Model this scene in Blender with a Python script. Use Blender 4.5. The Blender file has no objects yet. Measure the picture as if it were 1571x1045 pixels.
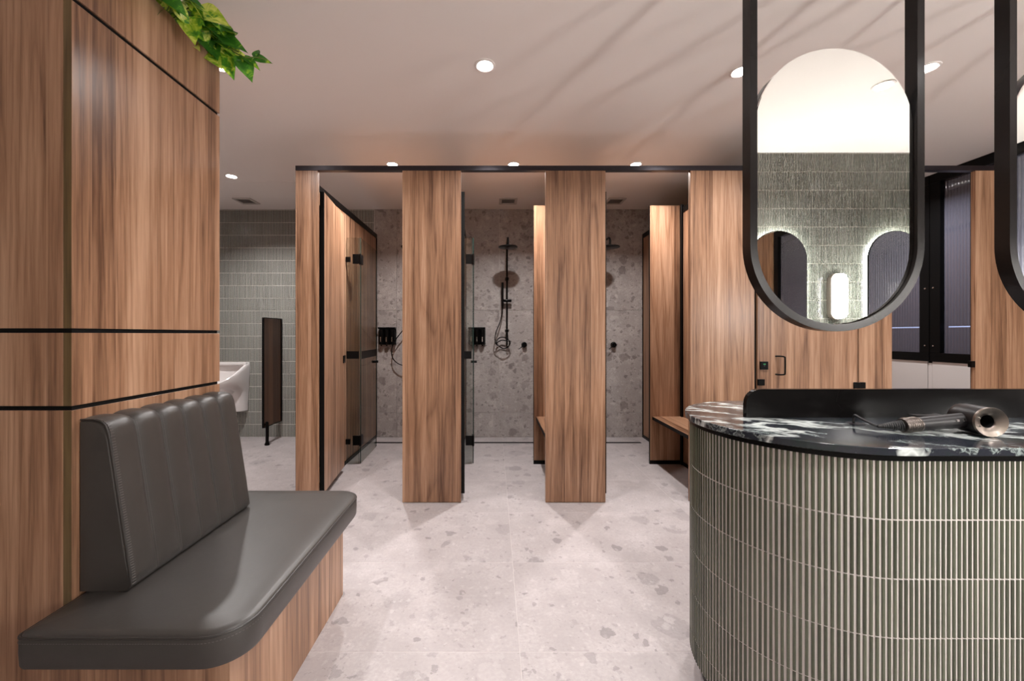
import bpy, bmesh, math, random
from mathutils import Vector, Matrix

S = bpy.context.scene
COL = S.collection
PI = math.pi
rng = random.Random(7)

# ---------------------------------------------------------------- camera, world, lights, exposure
cd = bpy.data.cameras.new('camera')
cam = bpy.data.objects.new('camera', cd)
COL.objects.link(cam)
cam.location = (0, 0, 1.205)
cam.rotation_euler = (PI / 2, 0, 0)
cd.sensor_width = 36.0
cd.lens = 36.0 * 620.0 / 1571.0
cd.shift_x = 0.0175
cd.shift_y = -0.00605
cd.clip_start = 0.02
S.camera = cam

wd = bpy.data.worlds.new('world')
S.world = wd
wd.use_nodes = True
wd.node_tree.nodes['Background'].inputs[0].default_value = (0.9, 0.85, 0.85, 1)
wd.node_tree.nodes['Background'].inputs[1].default_value = 0.02

S.view_settings.view_transform = 'Standard'
S.view_settings.look = 'None'
S.view_settings.gamma = 1.0
S.view_settings.use_curve_mapping = False
S.view_settings.exposure = 0.46
S.cycles.max_bounces = 14
S.cycles.diffuse_bounces = 8
S.cycles.glossy_bounces = 8
S.cycles.transparent_max_bounces = 16
S.cycles.caustics_reflective = False
S.cycles.caustics_refractive = False

DOWNLIGHT_W = 11.0
STALL_W = 21.0
HALO = 70.0
SCONCE = 140.0

CEIL = 2.67
BACK = 4.733
REAR = -0.46
RIGHT = 4.02
LEFT = -4.4
FRONT = 2.889           # front plane of the cubicles
MID = 3.75              # plane of the shower screens
TOP = 2.376             # top of partitions

# ---------------------------------------------------------------- helpers
ORG = {}


def org(p):
    return ORG.get(p.name, Vector((0, 0, 0))) if p else Vector((0, 0, 0))


class MB:
    """collects shapes (world coordinates unless the parent is rotated) and links them as one mesh"""

    def __init__(self):
        self.v = []
        self.f = []
        self.sm = []

    def add(self, vs, fs, smooth=False):
        b = len(self.v)
        self.v += [tuple(x) for x in vs]
        self.f += [tuple(i + b for i in f) for f in fs]
        self.sm += [smooth] * len(fs)
        return self

    def box(self, x0, x1, y0, y1, z0, z1, bev=0.0, seg=1):
        if bev <= 0:
            vs = [(x, y, z) for z in (z0, z1) for y in (y0, y1) for x in (x0, x1)]
            fs = [(0, 2, 3, 1), (4, 5, 7, 6), (0, 1, 5, 4), (2, 6, 7, 3), (0, 4, 6, 2), (1, 3, 7, 5)]
            return self.add(vs, fs)
        bm = bmesh.new()
        bmesh.ops.create_cube(bm, size=1)
        for v in bm.verts:
            v.co = Vector(((x0 + x1) / 2 + v.co.x * (x1 - x0), (y0 + y1) / 2 + v.co.y * (y1 - y0), (z0 + z1) / 2 + v.co.z * (z1 - z0)))
        bmesh.ops.bevel(bm, geom=list(bm.edges), offset=bev, segments=seg, affect='EDGES', profile=0.5)
        return self.bm(bm)

    def bm(self, bm, smooth=False):
        bm.verts.ensure_lookup_table()
        bm.verts.index_update()
        self.add([v.co for v in bm.verts], [[v.index for v in f.verts] for f in bm.faces], smooth)
        bm.free()
        return self

    def loft(self, rings, cap0=True, cap1=True, smooth=True, closed=True):
        n = len(rings[0])
        vs = [p for r in rings for p in r]
        fs = []
        m = n if closed else n - 1
        for k in range(len(rings) - 1):
            for i in range(m):
                j = (i + 1) % n
                fs.append((k * n + i, k * n + j, (k + 1) * n + j, (k + 1) * n + i))
        self.add(vs, fs, smooth)
        b = len(self.v) - len(vs)
        if cap0:
            self.f.append(tuple(b + i for i in reversed(range(n))))
            self.sm.append(False)
        if cap1:
            self.f.append(tuple(b + (len(rings) - 1) * n + i for i in range(n)))
            self.sm.append(False)
        return self

    def tube(self, pts, r, n=10, closed=False, caps=True):
        pts = [Vector(p) for p in pts]
        m = len(pts)
        rad = r if isinstance(r, (list, tuple)) else [r] * m
        rings = []
        t0 = (pts[1] - pts[0]).normalized()
        up = Vector((0, 0, 1)) if abs(t0.z) < 0.9 else Vector((1, 0, 0))
        nn = t0.cross(up).normalized()
        for i in range(m):
            if closed:
                t = (pts[(i + 1) % m] - pts[i - 1]).normalized()
            else:
                t = (pts[min(i + 1, m - 1)] - pts[max(i - 1, 0)]).normalized()
            nn = (nn - t * nn.dot(t)).normalized()
            bb = t.cross(nn)
            rings.append([pts[i] + (nn * math.cos(2 * PI * k / n) + bb * math.sin(2 * PI * k / n)) * rad[i] for k in range(n)])
        if closed:
            rings.append(rings[0])
            return self.loft(rings, False, False)
        return self.loft(rings, caps, caps)

    def cyl(self, p, q, r, n=20, r2=None):
        return self.tube([p, q], [r, r if r2 is None else r2], n)

    def lathe(self, prof, centre, axis='z', n=28):
        """prof = [(radius, along)]"""
        rings = []
        for r, a in prof:
            ring = []
            for k in range(n):
                c, s = math.cos(2 * PI * k / n) * r, math.sin(2 * PI * k / n) * r
                if axis == 'z':
                    o = (c, s, a)
                elif axis == 'y':
                    o = (c, a, s)
                else:
                    o = (a, c, s)
                ring.append(Vector(centre) + Vector(o))
            rings.append(ring)
        return self.loft(rings)

    def build(self, name, mat, parent=None, loc=None, fix=True):
        me = bpy.data.meshes.new(name)
        if parent is not None:
            o = org(parent)
        elif loc is not None:
            o = Vector(loc)
        else:
            xs = [v[0] for v in self.v]; ys = [v[1] for v in self.v]; zs = [v[2] for v in self.v]
            o = Vector(((min(xs) + max(xs)) / 2, (min(ys) + max(ys)) / 2, min(zs)))
        me.from_pydata([(v[0] - o.x, v[1] - o.y, v[2] - o.z) for v in self.v], [], self.f)
        me.polygons.foreach_set('use_smooth', self.sm)
        if fix:
            b = bmesh.new()
            b.from_mesh(me)
            bmesh.ops.recalc_face_normals(b, faces=b.faces)
            b.to_mesh(me)
            b.free()
        if any(self.sm):
            me.set_sharp_from_angle(angle=math.radians(40))
        me.materials.append(mat)
        ob = bpy.data.objects.new(name, me)
        COL.objects.link(ob)
        if parent is not None:
            ob.parent = parent
            ORG[ob.name] = o
        else:
            ob.location = o
            ORG[ob.name] = o
        return ob


def tag(o, label=None, cat=None, group=None, kind=None):
    if label: o['label'] = label
    if cat: o['category'] = cat
    if group: o['group'] = group
    if kind: o['kind'] = kind
    return o


def thing(name, loc, label, cat, group=None, rz=0.0):
    o = bpy.data.objects.new(name, None)
    COL.objects.link(o)
    o.empty_display_size = 0.05
    o.location = loc
    o.rotation_euler = (0, 0, rz)
    ORG[o.name] = Vector((0, 0, 0)) if rz else Vector(loc)
    return tag(o, label, cat, group)


def copy_tree(o, parent=None):
    c = o.copy()
    COL.objects.link(c)
    if parent is not None:
        c.parent = parent
    for ch in list(o.children):
        copy_tree(ch, c)
    return c


def smooth_path(pts, sub=8):
    P = [Vector(p) for p in pts]
    out = []
    for i in range(len(P) - 1):
        a, b, c, d = P[max(i - 1, 0)], P[i], P[i + 1], P[min(i + 2, len(P) - 1)]
        for k in range(sub):
            t = k / sub
            out.append(0.5 * ((2 * b) + (c - a) * t + (2 * a - 5 * b + 4 * c - d) * t * t + (3 * b - a - 3 * c + d) * t ** 3))
    out.append(P[-1])
    return out


def adopt(o, p):
    o.parent = p
    o.location = o.location - p.location
    return o


def rect_ring(x0, x1, y0, y1, z, rads, seg=8):
    """rounded rectangle, rads for corners (x0,y0) (x1,y0) (x1,y1) (x0,y1)"""
    out = []
    for (cx, cy, sx, sy, r, a0) in ((x0, y0, 1, 1, rads[0], PI), (x1, y0, -1, 1, rads[1], 1.5 * PI), (x1, y1, -1, -1, rads[2], 0), (x0, y1, 1, -1, rads[3], 0.5 * PI)):
        for k in range(seg + 1):
            a = a0 + 0.5 * PI * k / seg
            out.append((cx + sx * r + math.cos(a) * r, cy + sy * r + math.sin(a) * r, z))
    return out


# ---------------------------------------------------------------- materials
class NT:
    def __init__(self, name):
        self.m = bpy.data.materials.new(name)
        self.m.use_nodes = True
        self.t = self.m.node_tree
        self.b = self.t.nodes['Principled BSDF']

    def n(self, typ, **kw):
        x = self.t.nodes.new(typ)
        for k, v in kw.items():
            if k.startswith('i_'):
                key = k[2:]
                x.inputs[int(key) if key.isdigit() else key.replace('_', ' ')].default_value = v
            else:
                setattr(x, k, v)
        return x

    def l(self, a, b):
        self.t.links.new(a, b)

    def math(self, op, a, b=None, c=None, clamp=False):
        x = self.n('ShaderNodeMath', operation=op, use_clamp=clamp)
        for i, v in enumerate((a, b, c)):
            if v is None: continue
            if isinstance(v, (int, float)):
                x.inputs[i].default_value = v
            else:
                self.l(v, x.inputs[i])
        return x.outputs[0]

    def mix(self, fac, a, b, blend='MIX'):
        x = self.n('ShaderNodeMix', data_type='RGBA', blend_type=blend)
        for i, v in ((0, fac), (6, a), (7, b)):
            if isinstance(v, (int, float)):
                x.inputs[i].default_value = v
            elif isinstance(v, tuple):
                x.inputs[i].default_value = v if len(v) == 4 else (*v, 1)
            else:
                self.l(v, x.inputs[i])
        return x.outputs[2]

    def ramp(self, fac, stops, interp='LINEAR'):
        x = self.n('ShaderNodeValToRGB')
        x.color_ramp.interpolation = interp
        el = x.color_ramp.elements
        while len(el) < len(stops): el.new(0.5)
        for e, (p, c) in zip(el, stops):
            e.position = p
            e.color = c if len(c) == 4 else (*c, 1)
        self.l(fac, x.inputs[0])
        return x.outputs[0]

    def vec(self, scale, rot=None, locmix=3.7):
        tc = self.n('ShaderNodeTexCoord')
        src = tc.outputs['Object']
        if locmix:
            oi = self.n('ShaderNodeObjectInfo')
            a = self.n('ShaderNodeVectorMath', operation='MULTIPLY_ADD')
            self.l(oi.outputs['Location'], a.inputs[0])
            a.inputs[1].default_value = (locmix, locmix * 1.3, locmix)
            self.l(src, a.inputs[2])
            src = a.outputs[0]
        mp = self.n('ShaderNodeMapping')
        mp.inputs['Scale'].default_value = scale
        if rot: mp.inputs['Rotation'].default_value = rot
        self.l(src, mp.inputs[0])
        return mp.outputs[0]

    def noise(self, v, scale, detail=2.0, rough=0.5, dist=0.0):
        x = self.n('ShaderNodeTexNoise')
        x.inputs['Scale'].default_value = scale
        x.inputs['Detail'].default_value = detail
        x.inputs['Roughness'].default_value = rough
        x.inputs['Distortion'].default_value = dist
        self.l(v, x.inputs['Vector'])
        return x

    def set(self, **kw):
        for k, v in kw.items():
            self.b.inputs[k.replace('_', ' ')].default_value = v

    def bump(self, h, strength=0.2, dist=0.001):
        x = self.n('ShaderNodeBump')
        x.inputs['Strength'].default_value = strength
        x.inputs['Distance'].default_value = dist
        self.l(h, x.inputs['Height'])
        self.l(x.outputs[0], self.b.inputs['Normal'])


def plain(name, col, rough=0.5, metal=0.0, spec=0.5, noise=0.06, nscale=8.0, bump=0.0, bscale=300.0):
    m = NT(name)
    v = m.vec((1, 1, 1))
    nz = m.noise(v, nscale, 3)
    f = m.math('MULTIPLY_ADD', nz.outputs[0], 2 * noise, 1 - noise)
    c = m.mix(1.0, (*col, 1), f, 'MULTIPLY')
    m.l(c, m.b.inputs['Base Color'])
    m.set(Roughness=rough, Metallic=metal, Specular_IOR_Level=spec)
    if bump:
        b = m.noise(v, bscale, 2)
        m.bump(b.outputs[0], bump, 0.001)
    return m.m


def wood(name, along='z', dark=(0.112, 0.052, 0.028), mid=(0.330, 0.180, 0.105), light=(0.52, 0.325, 0.212), rough=0.30):
    m = NT(name)
    st = {'z': (1, 1, 0.035), 'y': (1, 0.035, 1), 'x': (0.035, 1, 1)}[along]
    v0 = m.vec((1, 1, 1))
    sep = m.n('ShaderNodeSeparateXYZ')
    m.l(v0, sep.inputs[0])
    if along == 'z':
        u = m.math('ADD', sep.outputs[0], sep.outputs[1])
    elif along == 'y':
        u = m.math('ADD', sep.outputs[0], sep.outputs[2])
    else:
        u = m.math('ADD', sep.outputs[1], sep.outputs[2])
    # veneer leaves of uneven width, each with its own tone and its own figure
    uw = m.math('ADD', u, m.math('MULTIPLY', m.math('SINE', m.math('MULTIPLY', u, 23.0)), 0.022))
    leaf = m.math('FLOOR', m.math('MULTIPLY', uw, 9.0))
    wn = m.n('ShaderNodeTexWhiteNoise', noise_dimensions='1D')
    m.l(leaf, wn.inputs['W'])
    off = m.n('ShaderNodeVectorMath', operation='MULTIPLY_ADD')
    m.l(wn.outputs['Color'], off.inputs[0])
    off.inputs[1].default_value = (7, 5, 9)
    m.l(v0, off.inputs[2])
    mp = m.n('ShaderNodeMapping')
    mp.inputs['Scale'].default_value = st
    m.l(off.outputs[0], mp.inputs[0])
    v = mp.outputs[0]
    broad = m.noise(v, 16.0, 3, 0.55)
    cath = m.noise(v, 4.2, 1.0, 0.4, 0.15)
    ring = m.math('FRACT', m.math('MULTIPLY', cath.outputs[0], 19.0))
    ringl = m.ramp(ring, [(0.0, (1, 1, 1)), (0.10, (0.25, 0.25, 0.25)), (0.45, (0, 0, 0)), (0.8, (0.12, 0.12, 0.12)), (1.0, (0.85, 0.85, 0.85))])
    fib = m.noise(v, 110.0, 4, 0.62)
    knot = m.noise(v, 7.0, 1.0, 0.4, 1.2)
    kn = m.ramp(knot.outputs[0], [(0.70, (0, 0, 0)), (0.82, (1, 1, 1))])
    t = m.math('MULTIPLY_ADD', broad.outputs[0], 1.1, -0.05)
    t = m.math('ADD', t, m.math('MULTIPLY_ADD', wn.outputs['Value'], 0.30, -0.15))
    t = m.math('ADD', t, m.math('MULTIPLY_ADD', fib.outputs[0], 0.80, -0.40))
    t = m.math('SUBTRACT', t, m.math('MULTIPLY', ringl, 0.20), clamp=True)
    t = m.math('SUBTRACT', t, m.math('MULTIPLY', kn, 0.25), clamp=True)
    c = m.ramp(t, [(0.10, dark), (0.48, mid), (0.85, light)])
    # pale glue lines between leaves
    fr = m.math('FRACT', m.math('MULTIPLY', uw, 9.0))
    gl = m.math('LESS_THAN', fr, 0.022)
    c = m.mix(m.math('MULTIPLY', gl, 0.35), c, (*light, 1))
    m.l(c, m.b.inputs['Base Color'])
    r = m.math('MULTIPLY_ADD', fib.outputs[0], 0.10, rough - 0.05)
    m.l(r, m.b.inputs['Roughness'])
    m.set(Specular_IOR_Level=0.5)
    m.bump(fib.outputs[0], 0.06, 0.0006)
    return m.m


def ceppo(name, base, pale, darkc, rough, clasts, seedmix=5.3):
    """grey terrazzo-like stone with scattered darker and paler clasts"""
    m = NT(name)
    v = m.vec((1, 1, 1), locmix=seedmix)
    warp = m.noise(v, 17.0, 5, 0.6)
    wv = m.n('ShaderNodeVectorMath', operation='MULTIPLY_ADD')
    m.l(warp.outputs['Color'], wv.inputs[0])
    wv.inputs[1].default_value = (0.085, 0.085, 0.085)
    m.l(v, wv.inputs[2])
    cl = m.noise(v, 5.0, 5, 0.62)
    fine = m.noise(v, 70.0, 4, 0.65)
    f = m.math('MULTIPLY_ADD', cl.outputs[0], 0.7, m.math('MULTIPLY', fine.outputs[0], 0.5))
    c = m.ramp(f, [(0.38, tuple(x * 0.88 for x in base)), (0.60, base), (0.82, pale)])
    for sc, keep, rad, colr, amt in clasts:
        vo = m.n('ShaderNodeTexVoronoi', feature='F1')
        vo.inputs['Scale'].default_value = sc
        vo.inputs['Randomness'].default_value = 1.0
        m.l(wv.outputs[0], vo.inputs['Vector'])
        sp = m.n('ShaderNodeSeparateColor')
        m.l(vo.outputs['Color'], sp.inputs[0])
        on = m.math('GREATER_THAN', sp.outputs[0], keep)
        rr = m.math('MULTIPLY_ADD', sp.outputs[1], rad * 0.7, rad * 0.3)
        inside = m.math('MULTIPLY', m.math('SUBTRACT', rr, vo.outputs['Distance']), 22.0, clamp=True)
        k = m.math('MULTIPLY', m.math('MULTIPLY', on, inside), m.math('MULTIPLY_ADD', sp.outputs[2], amt * 0.7, amt * 0.3))
        tint = m.mix(fine.outputs[0], tuple(x * 0.8 for x in colr), tuple(min(1, x * 1.25) for x in colr))
        c = m.mix(k, c, tint)
    m.l(c, m.b.inputs['Base Color'])
    m.set(Roughness=rough, Specular_IOR_Level=0.35)
    m.bump(fine.outputs[0], 0.08, 0.0006)
    return m.m


def tilemat(name, c0, c1, c2, rough=0.16):
    m = NT(name)
    g = m.n('ShaderNodeNewGeometry')
    oi = m.n('ShaderNodeObjectInfo')
    r = m.math('FRACT', m.math('ADD', g.outputs['Random Per Island'], m.math('MULTIPLY', oi.outputs['Random'], 3.0)))
    v = m.vec((1, 1, 1), locmix=1.0)
    big = m.noise(v, 2.5, 2)
    nz = m.noise(v, 60.0, 3)
    t = m.math('MULTIPLY_ADD', r, 0.62, m.math('MULTIPLY_ADD', nz.outputs[0], 0.25, m.math('MULTIPLY_ADD', big.outputs[0], 0.6, -0.3)))
    c = m.ramp(t, [(0.1, c0), (0.5, c1), (0.95, c2)])
    m.l(c, m.b.inputs['Base Color'])
    rr = m.math('MULTIPLY_ADD', nz.outputs[0], 0.12, rough)
    m.l(rr, m.b.inputs['Roughness'])
    m.set(Specular_IOR_Level=0.55)
    m.bump(nz.outputs[0], 0.12, 0.001)
    return m.m


def emit(name, col, s):
    m = NT(name)
    m.b.inputs['Base Color'].default_value = (0.8, 0.8, 0.8, 1)
    m.b.inputs['Emission Color'].default_value = (*col, 1)
    m.b.inputs['Emission Strength'].default_value = s
    return m.m


def glassy(name, tint, gloss=0.09, rough=0.02, blend=0.25, frost=None):
    """thin clear sheet: tinted see-through plus a reflection that rises at grazing angles"""
    m = NT(name)
    t = m.t
    t.nodes.remove(m.b)
    out = [n for n in t.nodes if n.type == 'OUTPUT_MATERIAL'][0]
    tr = m.n('ShaderNodeBsdfTransparent')
    tr.inputs[0].default_value = (*tint, 1)
    gl = m.n('ShaderNodeBsdfGlossy')
    gl.inputs['Roughness'].default_value = rough
    lw = m.n('ShaderNodeLayerWeight')
    lw.inputs['Blend'].default_value = blend
    k = m.math('MULTIPLY_ADD', m.math('POWER', lw.outputs['Facing'], 3.0), 0.55, gloss * 0.5, clamp=True)
    mx = m.n('ShaderNodeMixShader')
    m.l(k, mx.inputs[0])
    m.l(tr.outputs[0], mx.inputs[1])
    m.l(gl.outputs[0], mx.inputs[2])
    if frost:
        df = m.n('ShaderNodeBsdfDiffuse')
        df.inputs[0].default_value = (*frost[0], 1)
        m2 = m.n('ShaderNodeMixShader')
        m2.inputs[0].default_value = frost[1]
        m.l(tr.outputs[0], m2.inputs[1])
        m.l(df.outputs[0], m2.inputs[2])
        m.l(m2.outputs[0], mx.inputs[1])
    m.l(mx.outputs[0], out.inputs[0])
    return m.m


def marble(name):
    m = NT(name)
    v = m.vec((1, 1, 1), rot=(0, 0, 0.5), locmix=0)
    w = m.noise(v, 3.0, 5, 0.6)
    wv = m.n('ShaderNodeVectorMath', operation='MULTIPLY_ADD')
    m.l(w.outputs['Color'], wv.inputs[0])
    wv.inputs[1].default_value = (0.20, 0.20, 0.20)
    m.l(v, wv.inputs[2])
    mp = m.n('ShaderNodeMapping')
    mp.inputs['Scale'].default_value = (0.9, 3.0, 1.6)
    m.l(wv.outputs[0], mp.inputs[0])
    a = m.noise(mp.outputs[0], 2.4, 4, 0.55)
    ridge = m.math('ABSOLUTE', m.math('SUBTRACT', a.outputs[0], 0.5))
    big = m.ramp(ridge, [(0.0, (1, 1, 1)), (0.014, (0.7, 0.7, 0.7)), (0.040, (0, 0, 0))])
    b = m.noise(mp.outputs[0], 4.5, 5, 0.62)
    ridge2 = m.math('ABSOLUTE', m.math('SUBTRACT', b.outputs[0], 0.48))
    thin = m.ramp(ridge2, [(0.0, (0.65, 0.65, 0.65)), (0.012, (0.16, 0.16, 0.16)), (0.030, (0, 0, 0))])
    patch = m.noise(v, 2.2, 2)
    pm = m.ramp(patch.outputs[0], [(0.38, (0.1, 0.1, 0.1)), (0.56, (1, 1, 1))])
    base = m.ramp(b.outputs[0], [(0.3, (0.006, 0.008, 0.011)), (0.55, (0.022, 0.024, 0.033)), (0.75, (0.012, 0.028, 0.022))])
    c = m.mix(m.math('MULTIPLY', thin, pm), base, (0.42, 0.50, 0.48, 1))
    c = m.mix(m.math('MULTIPLY', big, m.math('MULTIPLY_ADD', pm, 0.6, 0.4)), c, (0.66, 0.71, 0.69, 1))
    m.l(c, m.b.inputs['Base Color'])
    m.set(Roughness=0.13, Specular_IOR_Level=0.5)
    return m.m


def leather(name, col):
    m = NT(name)
    v = m.vec((1, 1, 1))
    vo = m.n('ShaderNodeTexVoronoi', feature='F1')
    vo.inputs['Scale'].default_value = 420.0
    m.l(v, vo.inputs['Vector'])
    nz = m.noise(v, 9.0, 4)
    cr = m.noise(v, 40.0, 3)
    f = m.math('MULTIPLY_ADD', nz.outputs[0], 0.3, 0.85)
    c = m.mix(1.0, (*col, 1), f, 'MULTIPLY')
    m.l(c, m.b.inputs['Base Color'])
    m.set(Roughness=0.38, Specular_IOR_Level=0.5)
    h = m.math('MULTIPLY_ADD', vo.outputs['Distance'], 0.5, m.math('MULTIPLY', cr.outputs[0], 1.4))
    m.bump(h, 0.16, 0.0012)
    return m.m


def leafmat(name):
    m = NT(name)
    oi = m.n('ShaderNodeObjectInfo')
    v = m.vec((1, 1, 1), locmix=2.0)
    add = m.n('ShaderNodeVectorMath', operation='ADD')
    m.l(v, add.inputs[0])
    cb = m.n('ShaderNodeCombineXYZ')
    m.l(m.math('MULTIPLY', oi.outputs['Random'], 31.0), cb.inputs[0])
    m.l(cb.outputs[0], add.inputs[1])
    nz = m.noise(add.outputs[0], 22.0, 3, 0.6, 0.8)
    t = m.math('ADD', nz.outputs[0], m.math('MULTIPLY_ADD', oi.outputs['Random'], 0.34, -0.17))
    c = m.ramp(t, [(0.36, (0.04, 0.17, 0.018)), (0.48, (0.10, 0.34, 0.03)), (0.57, (0.40, 0.60, 0.04)), (0.70, (0.80, 0.86, 0.20))])
    m.l(c, m.b.inputs['Base Color'])
    m.set(Roughness=0.32, Specular_IOR_Level=0.5)
    out = [n for n in m.t.nodes if n.type == 'OUTPUT_MATERIAL'][0]
    tl = m.n('ShaderNodeBsdfTranslucent')
    m.l(c, tl.inputs[0])
    mx = m.n('ShaderNodeMixShader')
    mx.inputs[0].default_value = 0.35
    m.l(m.b.outputs[0], mx.inputs[1])
    m.l(tl.outputs[0], mx.inputs[2])
    m.l(mx.outputs[0], out.inputs[0])
    return m.m


M = {}
M['wood'] = wood('walnut_laminate')
M['wood_y'] = wood('walnut_laminate_long_y', 'y')
M['wood_edge'] = wood('veneer_edge', 'z', (0.07, 0.045, 0.018), (0.15, 0.10, 0.042), (0.20, 0.14, 0.065))
M['wood_shaded'] = wood('shaded_walnut_laminate', 'z', (0.06, 0.028, 0.016), (0.13, 0.062, 0.034), (0.20, 0.10, 0.058))  # walnut darkened in colour for the shaded side of the urinal screen
M['black'] = plain('black_powder_coat', (0.0035, 0.0033, 0.0034), 0.30, spec=0.12)
M['black_satin'] = plain('satin_black_metal', (0.03, 0.026, 0.032), 0.30, 0.6)
M['black_edge'] = plain('black_compact_edge', (0.005, 0.0045, 0.0045), 0.55, spec=0.15)
M['frame_bronze'] = plain('dark_brushed_frame', (0.010, 0.008, 0.0075), 0.22, 0.10, spec=0.22)
M['divider'] = plain('smooth_black_upstand', (0.004, 0.0035, 0.0035), 0.16, spec=0.10)
M['gap'] = plain('shadow_gap_black', (0.008, 0.008, 0.008), 0.8, spec=0.1)
M['ceil'] = plain('ceiling_paint', (0.86, 0.81, 0.785), 0.85, spec=0.15, noise=0.015, nscale=2.0)
M['paint'] = plain('white_wall_paint', (0.62, 0.59, 0.58), 0.6, spec=0.3, noise=0.02)
M['grout'] = plain('pale_grout', (0.70, 0.66, 0.64), 0.9, spec=0.1, noise=0.05, nscale=60)
M['grout_wall'] = plain('grey_wall_grout', (0.80, 0.77, 0.72), 0.9, spec=0.1, noise=0.05, nscale=60)
M['floor'] = ceppo('floor_stone', (0.375, 0.338, 0.338), (0.46, 0.42, 0.422), (0.20, 0.18, 0.182), 0.42,
                   ((5.5, 0.74, 0.50, (0.22, 0.20, 0.202), 0.75), (12.0, 0.82, 0.46, (0.18, 0.162, 0.164), 0.85), (9.0, 0.70, 0.50, (0.45, 0.41, 0.412), 0.6),
                    (26.0, 0.78, 0.46, (0.20, 0.18, 0.182), 0.7), (34.0, 0.66, 0.45, (0.46, 0.42, 0.422), 0.6), (60.0, 0.70, 0.45, (0.24, 0.22, 0.22), 0.6)))
M['floor_joint'] = plain('floor_joint', (0.52, 0.48, 0.475), 0.9, spec=0.1)
M['stone'] = ceppo('shower_wall_stone', (0.36, 0.325, 0.31), (0.50, 0.46, 0.44), (0.17, 0.145, 0.14), 0.45,
                   ((7.0, 0.60, 0.50, (0.17, 0.145, 0.14), 0.85), (13.0, 0.60, 0.48, (0.17, 0.145, 0.14), 0.8), (9.5, 0.62, 0.5, (0.50, 0.46, 0.44), 0.7), (24.0, 0.62, 0.48, (0.17, 0.145, 0.14), 0.8), (34.0, 0.60, 0.45, (0.50, 0.46, 0.44), 0.7), (60.0, 0.65, 0.45, (0.17, 0.145, 0.14), 0.7)))
M['tile'] = tilemat('sage_glazed_finger_tile', (0.045, 0.052, 0.032), (0.082, 0.092, 0.060), (0.13, 0.14, 0.098))
M['tile_wall'] = tilemat('grey_green_glazed_tile', (0.055, 0.064, 0.055), (0.085, 0.097, 0.083), (0.13, 0.142, 0.122), 0.12)
M['marble'] = marble('dark_green_marble')
M['leather'] = leather('charcoal_leather', (0.046, 0.042, 0.039))
M['thread'] = plain('grey_thread', (0.13, 0.12, 0.115), 0.7)
M['piping'] = leather('piping_leather', (0.030, 0.027, 0.025))
M['white'] = plain('white_vitreous_china', (0.80, 0.77, 0.76), 0.12, noise=0.01)
M['chrome'] = plain('polished_steel', (0.75, 0.73, 0.72), 0.15, 1.0, noise=0.02)
M['nickel'] = plain('warm_nickel', (0.24, 0.205, 0.18), 0.34, 1.0, noise=0.03)
M['dryer'] = plain('soft_touch_black', (0.010, 0.0085, 0.0095), 0.42, spec=0.28, noise=0.02)
M['filter'] = plain('bronze_filter', (0.09, 0.075, 0.068), 0.38, 0.8, noise=0.3, nscale=500)
M['rubber'] = plain('black_rubber', (0.014, 0.014, 0.015), 0.55)
M['drain'] = plain('black_drain_grate', (0.012, 0.012, 0.012), 0.5)
M['vent'] = plain('vent_plastic', (0.52, 0.48, 0.46), 0.5)
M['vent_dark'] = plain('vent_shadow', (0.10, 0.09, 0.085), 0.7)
M['leaf'] = leafmat('variegated_leaf')
M['stem'] = plain('green_stem', (0.16, 0.24, 0.05), 0.5)
M['soil'] = plain('potting_soil', (0.025, 0.018, 0.012), 0.95, noise=0.4, nscale=60)
M['lens'] = emit('downlight_lens', (1.0, 0.95, 0.92), 40.0)
M['halo'] = emit('mirror_halo', (1.0, 0.96, 0.90), HALO)
M['opal'] = emit('opal_lamp', (1.0, 0.955, 0.91), SCONCE)
M['strip'] = emit('cool_light_line', (0.55, 0.68, 1.0), 2.2)
M['green_dot'] = plain('green_indicator', (0.01, 0.22, 0.06), 0.4)
M['glass'] = glassy('clear_shower_glass', (0.86, 0.88, 0.87), 0.10)
M['glass_edge'] = plain('dark_green_glass_edge', (0.01, 0.035, 0.03), 0.15)
M['film'] = glassy('dark_film', (0.16, 0.15, 0.15), 0.08, 0.2)
M['flute'] = glassy('fluted_glass', (0.50, 0.50, 0.56), 0.18, 0.05, 0.35, ((0.15, 0.15, 0.20), 0.5))
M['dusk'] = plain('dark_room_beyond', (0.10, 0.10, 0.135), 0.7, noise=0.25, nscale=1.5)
mm = NT('mirror_silver')
mm.set(Metallic=1.0, Roughness=0.0)
mm.b.inputs['Base Color'].default_value = (0.90, 0.905, 0.875, 1)
M['mirror'] = mm.m


# ---------------------------------------------------------------- setting: floor, ceiling, walls
def struct(o, label, cat):
    return tag(o, label, cat, kind='structure')


floor = MB().box(LEFT, RIGHT + 0.7, REAR - 0.1, BACK + 0.1, -0.06, -0.0006).build('floor', M['floor_joint'], loc=(0, 0, 0))
struct(floor, 'pale grey speckled stone floor of large rectangular tiles', 'floor')
me = None
ys = [1.534 + 0.6 * k for k in range(-4, 7)]
xs = [0.098 + 1.2 * k for k in range(-4, 5)]
G = 0.0011
for i in range(len(xs) - 1):
    for j in range(len(ys) - 1):
        x0, x1 = max(xs[i], LEFT), min(xs[i + 1], RIGHT + 0.6)
        y0, y1 = max(ys[j], REAR), min(ys[j + 1], BACK)
        if x1 - x0 < 0.02 or y1 - y0 < 0.02: continue
        t = MB().box(x0 + G, x1 - G, y0 + G, y1 - G, -0.02, 0.0, 0.0006).build('tile', M['floor'], loc=((x0 + x1) / 2, (y0 + y1) / 2, 0))
        adopt(t, floor)

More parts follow.
